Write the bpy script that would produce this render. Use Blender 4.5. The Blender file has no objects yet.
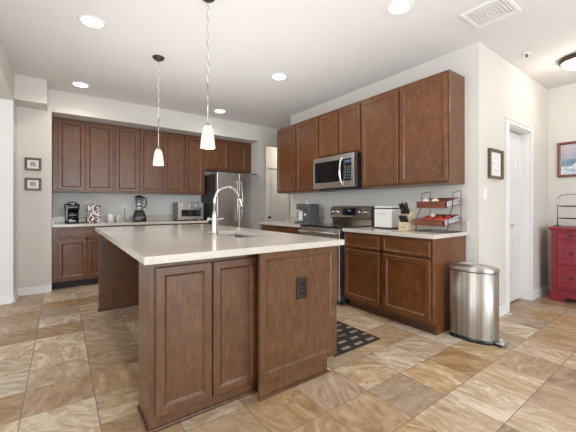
import bpy, bmesh, math, random
from mathutils import Vector, Matrix
PI = math.pi
S = bpy.context.scene
COL = S.collection
random.seed(7)

# ------------------------------------------------------------------ camera, world, lights
cam = bpy.data.objects.new('camera', bpy.data.cameras.new('camera')); COL.objects.link(cam)
cam.location = (-3.259, 0, 1.148); cam.rotation_euler = (PI/2, 0, math.radians(-36.042))
cam.data.sensor_width = 36; cam.data.lens = 312.17/576*36; cam.data.shift_y = -9.22/576
cam.data.clip_start = .05
S.camera = cam
S.view_settings.view_transform = 'Standard'; S.view_settings.look = 'None'
S.view_settings.gamma = 1; S.view_settings.use_curve_mapping = False
S.view_settings.exposure = 0.10

w = bpy.data.worlds.new('world'); S.world = w; w.use_nodes = True
w.node_tree.nodes['Background'].inputs[0].default_value = (.75, .87, 1, 1)
w.node_tree.nodes['Background'].inputs[1].default_value = 2.0

def area(name, loc, rot, sx, sy, power, color):
    l = bpy.data.lights.new(name, 'AREA'); l.shape = 'RECTANGLE'; l.size = sx; l.size_y = sy
    l.energy = power; l.color = color
    o = bpy.data.objects.new(name, l); COL.objects.link(o); o.location = loc; o.rotation_euler = rot
    return o
area('daylight_rear_fill', (-2.6, -3.32, 1.35), (PI/2, 0, 0), 4.4, 2.3, 155, (.93, .97, 1))  # unseen rear opening, made extra wide to fill the shadows
area('daylight_dining_window', (-7.42, 1.6, 1.4), (PI/2, 0, -PI/2), 3.6, 1.9, 85, (.90, .95, 1))
area('ceiling_bounce_fill', (-2.1, 2.3, 1.45), (PI, 0, 0), 2.6, 3.2, 27, (1, .98, .96))  # added uplight over the island without a fixture, brightens the ceiling
area('ceiling_bounce_fill', (-1.2, -1.0, 1.45), (PI, 0, 0), 4.5, 2.2, 30, (1, .98, .96))  # second added uplight, behind the camera, also for the ceiling
WARM = (1, .86, .70)
DL = [(-3.042, 3.163), (-3.052, 4.876), (-1.10, 3.15), (-1.08, 1.485), (-1.12, 4.861), (-3.05, .6), (-1.08, -.4), (-3.05, -1.6), (-1.08, -2.2)]
for x, y in DL:
    l = bpy.data.lights.new('downlight_bulb', 'SPOT'); l.energy = 22; l.color = WARM
    l.spot_size = math.radians(150); l.spot_blend = .8; l.shadow_soft_size = .07
    o = bpy.data.objects.new('downlight_bulb', l); COL.objects.link(o); o.location = (x, y, 2.725)
def bulb(name, loc, e, r=.04, color=WARM):
    l = bpy.data.lights.new(name, 'POINT'); l.energy = e; l.color = color; l.shadow_soft_size = r
    o = bpy.data.objects.new(name, l); COL.objects.link(o); o.location = loc

# ------------------------------------------------------------------ materials
M = {}
def mat(name, col, rough=.5, metal=0, spec=.5, emit=None, es=0, coat=0):
    m = bpy.data.materials.new(name); m.use_nodes = True
    b = m.node_tree.nodes['Principled BSDF']
    b.inputs['Base Color'].default_value = (*col, 1); b.inputs['Roughness'].default_value = rough
    b.inputs['Metallic'].default_value = metal; b.inputs['Specular IOR Level'].default_value = spec
    b.inputs['Coat Weight'].default_value = coat
    if emit: b.inputs['Emission Color'].default_value = (*emit, 1); b.inputs['Emission Strength'].default_value = es
    M[name] = m; return m
def nd(m, t, **kw):
    n = m.node_tree.nodes.new(t)
    for k, v in kw.items(): setattr(n, k, v)
    return n
def lk(m, a, b): m.node_tree.links.new(a, b)
def bs(m): return m.node_tree.nodes['Principled BSDF']
def ramp(m, stops, fac):
    r = nd(m, 'ShaderNodeValToRGB'); e = r.color_ramp.elements
    e[0].position, e[0].color = stops[0][0], (*stops[0][1], 1)
    e[1].position, e[1].color = stops[-1][0], (*stops[-1][1], 1)
    for p, c in stops[1:-1]:
        q = e.new(p); q.color = (*c, 1)
    lk(m, fac, r.inputs[0]); return r.outputs[0]
def noisy(name, col, rough=.5, metal=0, scale=6, var=.06, bump=0, stretch=(1, 1, 1), det=4, **kw):
    """surface with soft procedural mottling"""
    m = mat(name, col, rough, metal, **kw)
    tc = nd(m, 'ShaderNodeTexCoord'); mp = nd(m, 'ShaderNodeMapping'); mp.inputs['Scale'].default_value = stretch
    n = nd(m, 'ShaderNodeTexNoise'); n.inputs['Scale'].default_value = scale; n.inputs['Detail'].default_value = det
    lk(m, tc.outputs['Object'], mp.inputs[0]); lk(m, mp.outputs[0], n.inputs['Vector'])
    a = tuple(max(0, c*(1-var)) for c in col); b = tuple(min(1, c*(1+var)) for c in col)
    lk(m, ramp(m, [(.3, a), (.7, b)], n.outputs['Fac']), bs(m).inputs['Base Color'])
    if bump:
        bp = nd(m, 'ShaderNodeBump'); bp.inputs['Strength'].default_value = bump; bp.inputs['Distance'].default_value = .004
        lk(m, n.outputs['Fac'], bp.inputs['Height']); lk(m, bp.outputs[0], bs(m).inputs['Normal'])
    return m
def wood(name, dark, mid, light, rough=.33, gs=1.0, axis='z'):
    m = mat(name, mid, rough, coat=.2)
    bs(m).inputs['Coat Roughness'].default_value = .25
    tc = nd(m, 'ShaderNodeTexCoord'); mp = nd(m, 'ShaderNodeMapping')
    mp.inputs['Scale'].default_value = {'z': (26*gs, 26*gs, 7*gs), 'x': (1.6*gs, 22*gs, 22*gs)}[axis]
    lk(m, tc.outputs['Object'], mp.inputs[0])
    n = nd(m, 'ShaderNodeTexNoise'); n.inputs['Scale'].default_value = 1.6; n.inputs['Detail'].default_value = 7; n.inputs['Roughness'].default_value = .62
    n.inputs['Distortion'].default_value = .5
    lk(m, mp.outputs[0], n.inputs['Vector'])
    n2 = nd(m, 'ShaderNodeTexNoise'); n2.inputs['Scale'].default_value = 9; n2.inputs['Detail'].default_value = 5; n2.inputs['Roughness'].default_value = .7
    lk(m, tc.outputs['Object'], n2.inputs['Vector'])
    mx = nd(m, 'ShaderNodeMath', operation='ADD'); ml = nd(m, 'ShaderNodeMath', operation='MULTIPLY'); ml.inputs[1].default_value = .55
    lk(m, n2.outputs['Fac'], ml.inputs[0]); lk(m, n.outputs['Fac'], mx.inputs[0]); lk(m, ml.outputs[0], mx.inputs[1])
    lk(m, ramp(m, [(.58, dark), (.78, mid), (.98, light)], mx.outputs[0]), bs(m).inputs['Base Color'])
    return m
noisy('wall_paint', (.67, .65, .61), .75, scale=3, var=.015)
noisy('wall_paint_lit', (.755, .75, .73), .75, scale=3, var=.015)  # same wall paint with cool, brighter light put into its colour
noisy('ceiling_paint', (.72, .725, .73), .85, scale=2, var=.012)
noisy('trim_white', (.80, .80, .80), .35, scale=3, var=.01)
noisy('door_white', (.74, .75, .76), .35, scale=3, var=.01)
wood('cabinet_wood', (.090, .028, .0075), (.132, .046, .0125), (.175, .068, .021))
wood('island_wood_cool_lit', (.082, .033, .014), (.113, .050, .022), (.148, .070, .034))  # cabinet wood again, with grey cool reflected light put into its colour
wood('toe_wood', (.05, .02, .010), (.09, .037, .018), (.13, .055, .028))
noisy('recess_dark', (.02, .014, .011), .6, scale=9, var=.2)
wood('pale_wood', (.50, .38, .25), (.62, .49, .34), (.72, .60, .44), .5, 1.4)
wood('crate_wood', (.11, .03, .016), (.19, .055, .03), (.27, .09, .05), .45, 2, 'x')
wood('frame_wood', (.055, .028, .014), (.11, .06, .03), (.17, .10, .055), .4, 2)
wood('frame_mahogany', (.10, .03, .02), (.17, .05, .03), (.24, .08, .05), .35, 2)
noisy('red_paint', (.225, .018, .030), .42, scale=14, var=.18)
noisy('steel', (.58, .57, .56), .27, 1, scale=3, var=.05, stretch=(1, 1, 30))
noisy('steel_side', (.85, .85, .85), .32, 1, scale=5, var=.07, stretch=(14, 14, .3))
noisy('steel_brown_reflect', (.50, .43, .36), .28, 1, scale=3, var=.06, stretch=(1, 1, 30))  # stainless again, with brownish reflections put into its colour
noisy('can_steel_reflect', (.60, .59, .57), .3, 1, scale=4, var=.28, stretch=(9, 9, .1), det=2)  # vertical stripes paint reflection bands into the steel colour
for nm in ('can_steel_reflect', 'steel', 'steel_side', 'steel_brown_reflect'):
    m = M[nm]; bs(m).inputs['Anisotropic'].default_value = .95; bs(m).inputs['Roughness'].default_value = .42
    tg = nd(m, 'ShaderNodeTangent', direction_type='RADIAL', axis='Z'); lk(m, tg.outputs[0], bs(m).inputs['Tangent']); bs(m).inputs['Anisotropic Rotation'].default_value = .25
noisy('galvanised', (.52, .51, .56), .4, .3, scale=8, var=.05)
noisy('sink_steel', (.42, .42, .42), .3, 1, scale=5, var=.05)
noisy('nickel', (.52, .51, .495), .24, 1, scale=5, var=.03)
noisy('chrome', (.82, .82, .82), .12, 1, scale=5, var=.02)
noisy('dark_metal', (.035, .035, .04), .4, .6, scale=8, var=.15)
noisy('bronze', (.07, .05, .04), .4, .7, scale=8, var=.15)
noisy('black_plastic', (.013, .013, .014), .25, scale=8, var=.15)
noisy('black_gloss', (.008, .008, .010), .06, scale=8, var=.1)
noisy('grey_plastic', (.11, .12, .135), .35, .3, scale=8, var=.1)
noisy('fridge_side', (.045, .045, .047), .45, .2, scale=30, var=.1)
noisy('white_enamel', (.78, .78, .77), .25, scale=6, var=.02)
noisy('white_plastic', (.80, .80, .79), .4, scale=6, var=.02)
noisy('bronze_plate', (.045, .030, .022), .35, .4, scale=9, var=.15)
noisy('paper', (.82, .81, .79), .8, scale=20, var=.03)
noisy('cable_white', (.80, .79, .76), .5, scale=20, var=.05)
noisy('onion_skin', (.80, .68, .50), .45, scale=14, var=.2)
noisy('tomato_skin', (.58, .045, .03), .2, scale=10, var=.2)
noisy('garlic_skin', (.82, .77, .70), .5, scale=16, var=.08)
noisy('display_blue', (.02, .03, .05), .1, emit=(.35, .6, 1), es=.2, scale=5, var=.1)
mat('lamp_glow', (1, 1, 1), .5, emit=(1, .95, .86), es=14)

def marble(name='quartz'):
    m = mat(name, (.6, .55, .48), .12)
    tc = nd(m, 'ShaderNodeTexCoord')
    v = nd(m, 'ShaderNodeTexNoise'); v.inputs['Scale'].default_value = 140; v.inputs['Detail'].default_value = 3
    n = nd(m, 'ShaderNodeTexNoise'); n.inputs['Scale'].default_value = 5; n.inputs['Detail'].default_value = 3
    lk(m, tc.outputs['Object'], v.inputs['Vector']); lk(m, tc.outputs['Object'], n.inputs['Vector'])
    a = nd(m, 'ShaderNodeMath', operation='MULTIPLY_ADD'); a.inputs[1].default_value = .35
    lk(m, n.outputs['Fac'], a.inputs[0]); lk(m, v.outputs['Fac'], a.inputs[2])
    lk(m, ramp(m, [(.5, (.55, .505, .45)), (.68, (.60, .56, .505)), (.85, (.64, .605, .555))], a.outputs[0]), bs(m).inputs['Base Color'])
    return m
marble()

def glassy(name, tint, gl=.15, emit=0):
    m = mat(name, tint, .1); nt = m.node_tree
    out = nt.nodes['Material Output']
    tr = nd(m, 'ShaderNodeBsdfTransparent'); tr.inputs[0].default_value = (*tint, 1)
    go = nd(m, 'ShaderNodeBsdfGlossy'); go.inputs['Roughness'].default_value = .05
    mx = nd(m, 'ShaderNodeMixShader'); mx.inputs[0].default_value = gl
    lk(m, tr.outputs[0], mx.inputs[1]); lk(m, go.outputs[0], mx.inputs[2]); lk(m, mx.outputs[0], out.inputs[0])
    return m
glassy('clear_glass', (.85, .9, .92), .2); glassy('window_glass', (.97, .98, .98), .06)

# frosted pendant glass: white streaked, lit from the bulb inside
m = mat('shade_glass', (.62, .54, .42), .35, emit=(1, .80, .52), es=.36)
tc = nd(m, 'ShaderNodeTexCoord'); mp = nd(m, 'ShaderNodeMapping'); mp.inputs['Scale'].default_value = (30, 30, 90)
n = nd(m, 'ShaderNodeTexNoise'); n.inputs['Scale'].default_value = 1.0
lk(m, tc.outputs['Object'], mp.inputs[0]); lk(m, mp.outputs[0], n.inputs['Vector'])
lk(m, ramp(m, [(.35, (1, .72, .42)), (.6, (1, .93, .80))], n.outputs['Fac']), bs(m).inputs['Emission Color'])

# floor: stone tiles, .343 x .311 m, every tile its own tone and its own run of veins
def floor_mat():
    m = mat('stone_tile', (.4, .3, .2), .28)
    geo = nd(m, 'ShaderNodeNewGeometry')
    mp = nd(m, 'ShaderNodeVectorMath', operation='SUBTRACT'); mp.inputs[1].default_value = (.343*.04, .0395, 0)
    lk(m, geo.outputs['Position'], mp.inputs[0])
    dv = nd(m, 'ShaderNodeVectorMath', operation='DIVIDE'); dv.inputs[1].default_value = (.345, .311, 1)
    lk(m, mp.outputs[0], dv.inputs[0])
    fl = nd(m, 'ShaderNodeVectorMath', operation='FLOOR'); lk(m, dv.outputs[0], fl.inputs[0])
    fr = nd(m, 'ShaderNodeVectorMath', operation='FRACTION'); lk(m, dv.outputs[0], fr.inputs[0])
    wn = nd(m, 'ShaderNodeTexWhiteNoise', noise_dimensions='2D'); lk(m, fl.outputs[0], wn.inputs['Vector'])
    # per tile rotation and shift of the vein coordinates
    rot = nd(m, 'ShaderNodeVectorRotate', rotation_type='Z_AXIS')
    an = nd(m, 'ShaderNodeMath', operation='MULTIPLY'); an.inputs[1].default_value = 2.2
    lk(m, wn.outputs['Value'], an.inputs[0]); lk(m, an.outputs[0], rot.inputs['Angle'])
    lk(m, geo.outputs['Position'], rot.inputs['Vector'])
    sh = nd(m, 'ShaderNodeVectorMath', operation='MULTIPLY_ADD'); sh.inputs[1].default_value = (17, 23, 9)
    lk(m, wn.outputs['Color'], sh.inputs[0]); lk(m, rot.outputs[0], sh.inputs[2])
    st = nd(m, 'ShaderNodeMapping'); st.inputs['Scale'].default_value = (2.6, 7.0, 1)
    lk(m, sh.outputs[0], st.inputs[0])
    n = nd(m, 'ShaderNodeTexNoise'); n.inputs['Scale'].default_value = 1.15; n.inputs['Detail'].default_value = 8
    n.inputs['Roughness'].default_value = .68; n.inputs['Distortion'].default_value = 2.2
    lk(m, st.outputs[0], n.inputs['Vector'])
    f = nd(m, 'ShaderNodeTexNoise'); f.inputs['Scale'].default_value = 17; f.inputs['Detail'].default_value = 7; f.inputs['Roughness'].default_value = .7; f.inputs['Distortion'].default_value = .8
    lk(m, sh.outputs[0], f.inputs['Vector'])
    # value = vein noise + tile offset
    s1 = nd(m, 'ShaderNodeSeparateColor'); lk(m, wn.outputs['Color'], s1.inputs[0])
    t = nd(m, 'ShaderNodeMath', operation='MULTIPLY_ADD'); t.inputs[1].default_value = .30; lk(m, s1.outputs[1], t.inputs[0]); lk(m, n.outputs['Fac'], t.inputs[2])
    t2 = nd(m, 'ShaderNodeMath', operation='MULTIPLY_ADD'); t2.inputs[1].default_value = .32; lk(m, f.outputs['Fac'], t2.inputs[0]); lk(m, t.outputs[0], t2.inputs[2])
    c = ramp(m, [(.54, (.25, .155, .088)), (.69, (.36, .245, .150)), (.82, (.44, .325, .215)), (.93, (.54, .435, .315)), (1.0, (.64, .55, .43))], t2.outputs[0])
    # tile tint
    hs = nd(m, 'ShaderNodeHueSaturation'); lk(m, c, hs.inputs['Color'])
    sa = nd(m, 'ShaderNodeMapRange'); sa.inputs['To Min'].default_value = .85; sa.inputs['To Max'].default_value = 1.22
    lk(m, s1.outputs[2], sa.inputs[0]); lk(m, sa.outputs[0], hs.inputs['Saturation'])
    va = nd(m, 'ShaderNodeMapRange'); va.inputs['To Min'].default_value = .86; va.inputs['To Max'].default_value = 1.12
    lk(m, s1.outputs[0], va.inputs[0]); lk(m, va.outputs[0], hs.inputs['Value'])
    # grout
    sp = nd(m, 'ShaderNodeSeparateXYZ'); lk(m, fr.outputs[0], sp.inputs[0])
    def edge(o):
        a = nd(m, 'ShaderNodeMath', operation='SUBTRACT'); a.inputs[1].default_value = .5; lk(m, o, a.inputs[0])
        b = nd(m, 'ShaderNodeMath', operation='ABSOLUTE'); lk(m, a.outputs[0], b.inputs[0]); return b.outputs[0]
    mxm = nd(m, 'ShaderNodeMath', operation='MAXIMUM'); lk(m, edge(sp.outputs[0]), mxm.inputs[0]); lk(m, edge(sp.outputs[1]), mxm.inputs[1])
    g = nd(m, 'ShaderNodeMapRange'); g.inputs['From Min'].default_value = .491; g.inputs['From Max'].default_value = .496
    lk(m, mxm.outputs[0], g.inputs[0])
    mix = nd(m, 'ShaderNodeMix', data_type='RGBA'); lk(m, g.outputs[0], mix.inputs['Factor'])
    lk(m, hs.outputs[0], mix.inputs['A']); mix.inputs['B'].default_value = (.17, .115, .075, 1)
    lk(m, mix.outputs['Result'], bs(m).inputs['Base Color'])
    rr = nd(m, 'ShaderNodeMapRange'); rr.inputs['To Min'].default_value = .30; rr.inputs['To Max'].default_value = .45
    lk(m, f.outputs['Fac'], rr.inputs[0]); lk(m, rr.outputs[0], bs(m).inputs['Roughness'])
    bp = nd(m, 'ShaderNodeBump'); bp.inputs['Strength'].default_value = .25; bp.inputs['Distance'].default_value = .003
    iv = nd(m, 'ShaderNodeMath', operation='SUBTRACT'); lk(m, n.outputs['Fac'], iv.inputs[0]); lk(m, g.outputs[0], iv.inputs[1])
    lk(m, iv.outputs[0], bp.inputs['Height']); lk(m, bp.outputs[0], bs(m).inputs['Normal'])
floor_mat()

# floor mat: dark weave with scattered pale rectangles
def mat_mat():
    m = mat('mat_weave', (.03, .02, .015), .9)
    tc = nd(m, 'ShaderNodeTexCoord'); b = nd(m, 'ShaderNodeTexBrick')
    sh = nd(m, 'ShaderNodeVectorMath', operation='MULTIPLY'); sh.inputs[1].default_value = (1, 1, 0)
    lk(m, tc.outputs['Object'], sh.inputs[0]); lk(m, sh.outputs[0], b.inputs['Vector'])
    b.inputs['Scale'].default_value = 1; b.inputs['Brick Width'].default_value = .15; b.inputs['Row Height'].default_value = .095
    b.inputs['Mortar Size'].default_value = .031; b.inputs['Mortar Smooth'].default_value = 0; b.offset = .37
    b.inputs['Color1'].default_value = (.30, .27, .22, 1); b.inputs['Color2'].default_value = (.035, .022, .016, 1)
    b.inputs['Mortar'].default_value = (.035, .022, .016, 1); b.inputs['Bias'].default_value = -.35
    lk(m, b.outputs['Color'], bs(m).inputs['Base Color'])
mat_mat()

# patterned packets: white with dark red and grey leaf flecks
def pattern_mat():
    m = mat('leaf_pattern', (.8, .8, .8), .6)
    tc = nd(m, 'ShaderNodeTexCoord'); mp = nd(m, 'ShaderNodeMapping'); mp.inputs['Scale'].default_value = (70, 70, 50); mp.inputs['Rotation'].default_value = (0, .6, 0)
    v = nd(m, 'ShaderNodeTexVoronoi'); v.inputs['Scale'].default_value = 1
    lk(m, tc.outputs['Object'], mp.inputs[0]); lk(m, mp.outputs[0], v.inputs['Vector'])
    s = nd(m, 'ShaderNodeSeparateColor'); lk(m, v.outputs['Color'], s.inputs[0])
    lk(m, ramp(m, [(.0, (.05, .03, .03)), (.28, (.08, .05, .06)), (.30, (.30, .13, .13)), (.45, (.42, .22, .21)), (.47, (.85, .84, .82)), (1, (.85, .84, .82))], s.outputs[0]), bs(m).inputs['Base Color'])
    for n in m.node_tree.nodes:
        if n.type == 'VALTORGB': n.color_ramp.interpolation = 'CONSTANT'
pattern_mat()
def art_mat(name, cols, scale=9):
    m = mat(name, cols[0], .5)
    tc = nd(m, 'ShaderNodeTexCoord'); n = nd(m, 'ShaderNodeTexNoise'); n.inputs['Scale'].default_value = scale; n.inputs['Detail'].default_value = 5
    lk(m, tc.outputs['Object'], n.inputs['Vector'])
    k = len(cols)
    lk(m, ramp(m, [(.3+.4*i/(k-1), c) for i, c in enumerate(cols)], n.outputs['Fac']), bs(m).inputs['Base Color'])
art_mat('art_ink', [(.08, .09, .09), (.30, .31, .30), (.65, .64, .60)], 45)
art_mat('art_sky', [(.30, .36, .48), (.45, .42, .50), (.60, .50, .52)], 6)
art_mat('art_hills', [(.10, .18, .26), (.20, .32, .40), (.35, .42, .50)], 9)
art_mat('art_foam', [(.30, .40, .52), (.62, .66, .72), (.85, .86, .88)], 16)
art_mat('art_sketch', [(.45, .50, .58), (.80, .80, .80), (.88, .88, .87)], 30)

# ------------------------------------------------------------------ mesh builder
class MB:
    def __init__(s): s.bm = bmesh.new(); s.mats = []; s.cur = 0
    def use(s, name):
        if name not in s.mats: s.mats.append(name)
        s.cur = s.mats.index(name); return s
    def _merge(s, b, smooth=False):
        me = bpy.data.meshes.new('t')
        for f in b.faces: f.material_index = s.cur; f.smooth = smooth
        b.to_mesh(me); b.free(); s.bm.from_mesh(me); bpy.data.meshes.remove(me)
    def box(s, x0, x1, y0, y1, z0, z1, bev=0, seg=2, mtx=None):
        b = bmesh.new()
        bmesh.ops.create_cube(b, size=1)
        for v in b.verts: v.co = Vector(((x0+x1)/2+v.co.x*(x1-x0), (y0+y1)/2+v.co.y*(y1-y0), (z0+z1)/2+v.co.z*(z1-z0)))
        if bev: bmesh.ops.bevel(b, geom=b.edges[:], offset=bev, segments=seg, affect='EDGES', profile=.5)
        if mtx: bmesh.ops.transform(b, matrix=mtx, verts=b.verts)
        s._merge(b); return s
    def cyl(s, c, r, h, axis='z', seg=24, r2=None, bev=0):
        b = bmesh.new()
        bmesh.ops.create_cone(b, cap_ends=True, segments=seg, radius1=r, radius2=r if r2 is None else r2, depth=h)
        if bev: bmesh.ops.bevel(b, geom=[e for e in b.edges if abs(e.verts[0].co.z-e.verts[1].co.z) < 1e-6], offset=bev, segments=2, affect='EDGES')
        if axis == 'x': bmesh.ops.rotate(b, verts=b.verts, matrix=Matrix.Rotation(PI/2, 3, 'Y'))
        if axis == 'y': bmesh.ops.rotate(b, verts=b.verts, matrix=Matrix.Rotation(PI/2, 3, 'X'))
        bmesh.ops.translate(b, verts=b.verts, vec=c)
        s._merge(b, True); return s
    def lathe(s, prof, c=(0, 0, 0), seg=28, axis='z', sx=1, sy=1):
        b = bmesh.new(); rings = []
        for r, z in prof:
            rings.append([b.verts.new((max(r, 1e-4)*math.cos(2*PI*i/seg)*sx, max(r, 1e-4)*math.sin(2*PI*i/seg)*sy, z)) for i in range(seg)])
        for a, d in zip(rings, rings[1:]):
            for i in range(seg): b.faces.new((a[i], a[(i+1) % seg], d[(i+1) % seg], d[i]))
        bmesh.ops.remove_doubles(b, verts=b.verts, dist=3e-4)
        bmesh.ops.recalc_face_normals(b, faces=b.faces)
        if axis == 'x': bmesh.ops.rotate(b, verts=b.verts, matrix=Matrix.Rotation(PI/2, 3, 'Y'))
        if axis == 'y': bmesh.ops.rotate(b, verts=b.verts, matrix=Matrix.Rotation(PI/2, 3, 'X'))
        bmesh.ops.translate(b, verts=b.verts, vec=c)
        s._merge(b, True); return s
    def tube(s, pts, r, seg=8, closed=False):
        pts = [Vector(p) for p in pts]; b = bmesh.new(); rings = []; n = len(pts)
        rr = r if isinstance(r, (list, tuple)) else [r]*n
        up = Vector((0, 0, 1)); prev = None
        for i, p in enumerate(pts):
            a = pts[(i-1) % n] if (closed or i) else p; c = pts[(i+1) % n] if (closed or i < n-1) else p
            t = (c-a).normalized()
            if prev is None:
                u = t.cross(up)
                if u.length < .1: u = t.cross(Vector((1, 0, 0)))
            else: u = prev-t*prev.dot(t)
            u.normalize(); prev = u; v = t.cross(u)
            rings.append([b.verts.new(p+(u*math.cos(2*PI*k/seg)+v*math.sin(2*PI*k/seg))*rr[i]) for k in range(seg)])
        m = n if closed else n-1
        for i in range(m):
            a, d = rings[i], rings[(i+1) % n]
            for k in range(seg): b.faces.new((a[k], a[(k+1) % seg], d[(k+1) % seg], d[k]))
        if not closed: b.faces.new(rings[0][::-1]); b.faces.new(rings[-1])
        bmesh.ops.recalc_face_normals(b, faces=b.faces)
        s._merge(b, True); return s
    def prism(s, poly, lo, hi, plane='xz', bev=0):
        """polygon in a plane extruded along the third axis"""
        b = bmesh.new()
        f = {'xz': lambda p, t: (p[0], t, p[1]), 'yz': lambda p, t: (t, p[0], p[1]), 'xy': lambda p, t: (p[0], p[1], t)}[plane]
        A = [b.verts.new(f(p, lo)) for p in poly]; B = [b.verts.new(f(p, hi)) for p in poly]; n = len(poly)
        b.faces.new(A); b.faces.new(B[::-1])
        for i in range(n): b.faces.new((A[i], B[i], B[(i+1) % n], A[(i+1) % n]))
        bmesh.ops.recalc_face_normals(b, faces=b.faces)
        if bev: bmesh.ops.bevel(b, geom=b.edges[:], offset=bev, segments=2, affect='EDGES')
        s._merge(b); return s
    def panel(s, x0, x1, z0, z1, yf, th=.02, fw=.042, dep=.012, arch=0):
        """framed door or drawer front facing -y with a recessed panel and moulded inner edge"""
        b = bmesh.new()
        R = [(0, yf+th), (0, yf+.004), (.004, yf), (fw, yf), (fw+.004, yf+.004), (fw+.012, yf+dep-.001), (fw+.015, yf+dep)]
        rings = [[b.verts.new(p) for p in ((x0+i, y, z0+i), (x1-i, y, z0+i), (x1-i, y, z1-i), (x0+i, y, z1-i))] for i, y in R]
        for a, d in zip(rings, rings[1:]):
            for i in range(4): b.faces.new((a[i], a[(i+1) % 4], d[(i+1) % 4], d[i]))
        b.faces.new(rings[-1]); b.faces.new(rings[0][::-1])
        bmesh.ops.recalc_face_normals(b, faces=b.faces)
        s._merge(b); return s
    def blob(s, c, r, sc=(1, 1, 1), sub=2, jit=0):
        b = bmesh.new(); bmesh.ops.create_icosphere(b, subdivisions=sub, radius=r)
        for v in b.verts:
            k = 1+random.uniform(-jit, jit); v.co = Vector((v.co.x*sc[0]*k+c[0], v.co.y*sc[1]*k+c[1], v.co.z*sc[2]*k+c[2]))
        s._merge(b, True); return s
    def build(s, name, parent=None, default=None, loc=None):
        me = bpy.data.meshes.new(name); s.bm.to_mesh(me); s.bm.free()
        for n in (s.mats or [default]): me.materials.append(M[n])
        o = bpy.data.objects.new(name, me); COL.objects.link(o)
        if parent: o.parent = parent
        if loc: o.location = loc
        return o
def B(m): return MB().use(m)
def thing(name, label, cat, loc=(0, 0, 0), rz=0, group=None):
    o = bpy.data.objects.new(name, None); COL.objects.link(o); o.empty_display_size = .05
    o.location = loc; o.rotation_euler = (0, 0, rz); o['label'] = label; o['category'] = cat
    if group: o['group'] = group
    return o
def tag(o, label, cat, group=None):
    o['label'] = label; o['category'] = cat
    if group: o['group'] = group
    return o
def struct(name, mb, label=None, cat=None):
    o = mb.build(name); o['kind'] = 'structure'
    o['label'] = label or name.replace('_', ' '); o['category'] = cat or name.split('_')[0]
    return o
def dup(root, loc, rz, label):
    r = root.copy(); COL.objects.link(r); r.location = loc; r.rotation_euler = (0, 0, rz); r['label'] = label
    for ch in list(root.children):
        c = ch.copy(); COL.objects.link(c); c.parent = r
        for g in ch.children:
            d = g.copy(); COL.objects.link(d); d.parent = c
    return r

# ------------------------------------------------------------------ room shell
XL, XR, YB = -7.4, 2.09, -3.3     # dining side, right wall, rear wall
PW = 1.35                          # pantry wall plane
CH = 2.74
struct('floor', B('stone_tile').box(XL-.1, XR+.9, YB-.1, 6.35, -.1, 0), 'floor of mottled tan and cream stone tiles', 'floor')
struct('ceiling', B('ceiling_paint').box(XL-.1, XR+.9, YB-.1, 6.35, CH, CH+.1), 'flat pale grey painted ceiling', 'ceiling')
# back wall alcove (opening -3.36 .. -0.12, up to 2.44) and soffit above it
AL, AR, AF, AB, AT = -3.36, -.12, 5.30, 5.91, 2.44
struct('wall_back', B('wall_paint_lit').box(AL-.02, .031, AB, AB+.1, 0, CH).use('wall_paint')
       .box(AL, AR, AF, AB, AT, CH).box(AR, .031, AF, AB, 0, CH), 'beige back wall with soffit around the cabinet alcove', 'wall')
struct('wall_hallway', B('wall_paint_lit').box(.031, 3.0, 6.13, 6.23, 2.12, CH).box(1.32, 3.0, 6.13, 6.23, 0, 2.12).box(.031, .56, 6.13, 6.23, 0, CH).box(.031, 1.5, 6.23, 6.3, 0, CH), 'pale hallway wall seen past the refrigerator', 'wall')
struct('wall_header', B('wall_paint').box(.031, 3.0, AF, AF+.12, 2.385, CH), 'wall header over the hallway opening', 'wall')
# range wall: thick block between kitchen and pantry
struct('wall_right', B('wall_paint').box(0, .12, PW+.119, 4.40, 0, CH), 'greige wall behind the range and cabinets', 'wall')
struct('wall_pantry', B('wall_paint').box(0, .69, PW, PW+.119, 0, CH).box(1.40, XR, PW, PW+.119, 0, CH).box(.69, 1.40, PW, PW+.119, 2.06, CH), 'beige wall with the white pantry door', 'wall')
struct('wall_far_right', B('wall_paint').box(XR, XR+.1, YB, PW+.12, 0, CH), 'beige wall behind the red dresser', 'wall')
# left: picture wall recessed behind a boxed header, side wall of the dining room
struct('wall_left', B('wall_paint').box(-3.72, AL, AF, AB+.1, 0, CH), 'short beige wall with two small framed pictures', 'wall')
struct('wall_dining', B('wall_paint_lit').box(XL, -3.72, 4.95, AB+.1, 0, CH), 'pale wall of the adjoining dining room', 'wall')
struct('trim_1', B('wall_paint').box(-3.72, -3.40, 4.95, AF, AT, CH), 'boxed header above the picture wall', 'header')
struct('trim_2', B('wall_paint').box(-4.02, -3.71, YB, 4.95, 2.42, CH), 'long boxed beam dividing kitchen from dining room', 'beam')
struct('wall_hallway_end', B('wall_paint').box(2.9, 3.0, PW+.12, 6.23, 0, CH), 'end wall of the hallway', 'wall')
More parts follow.
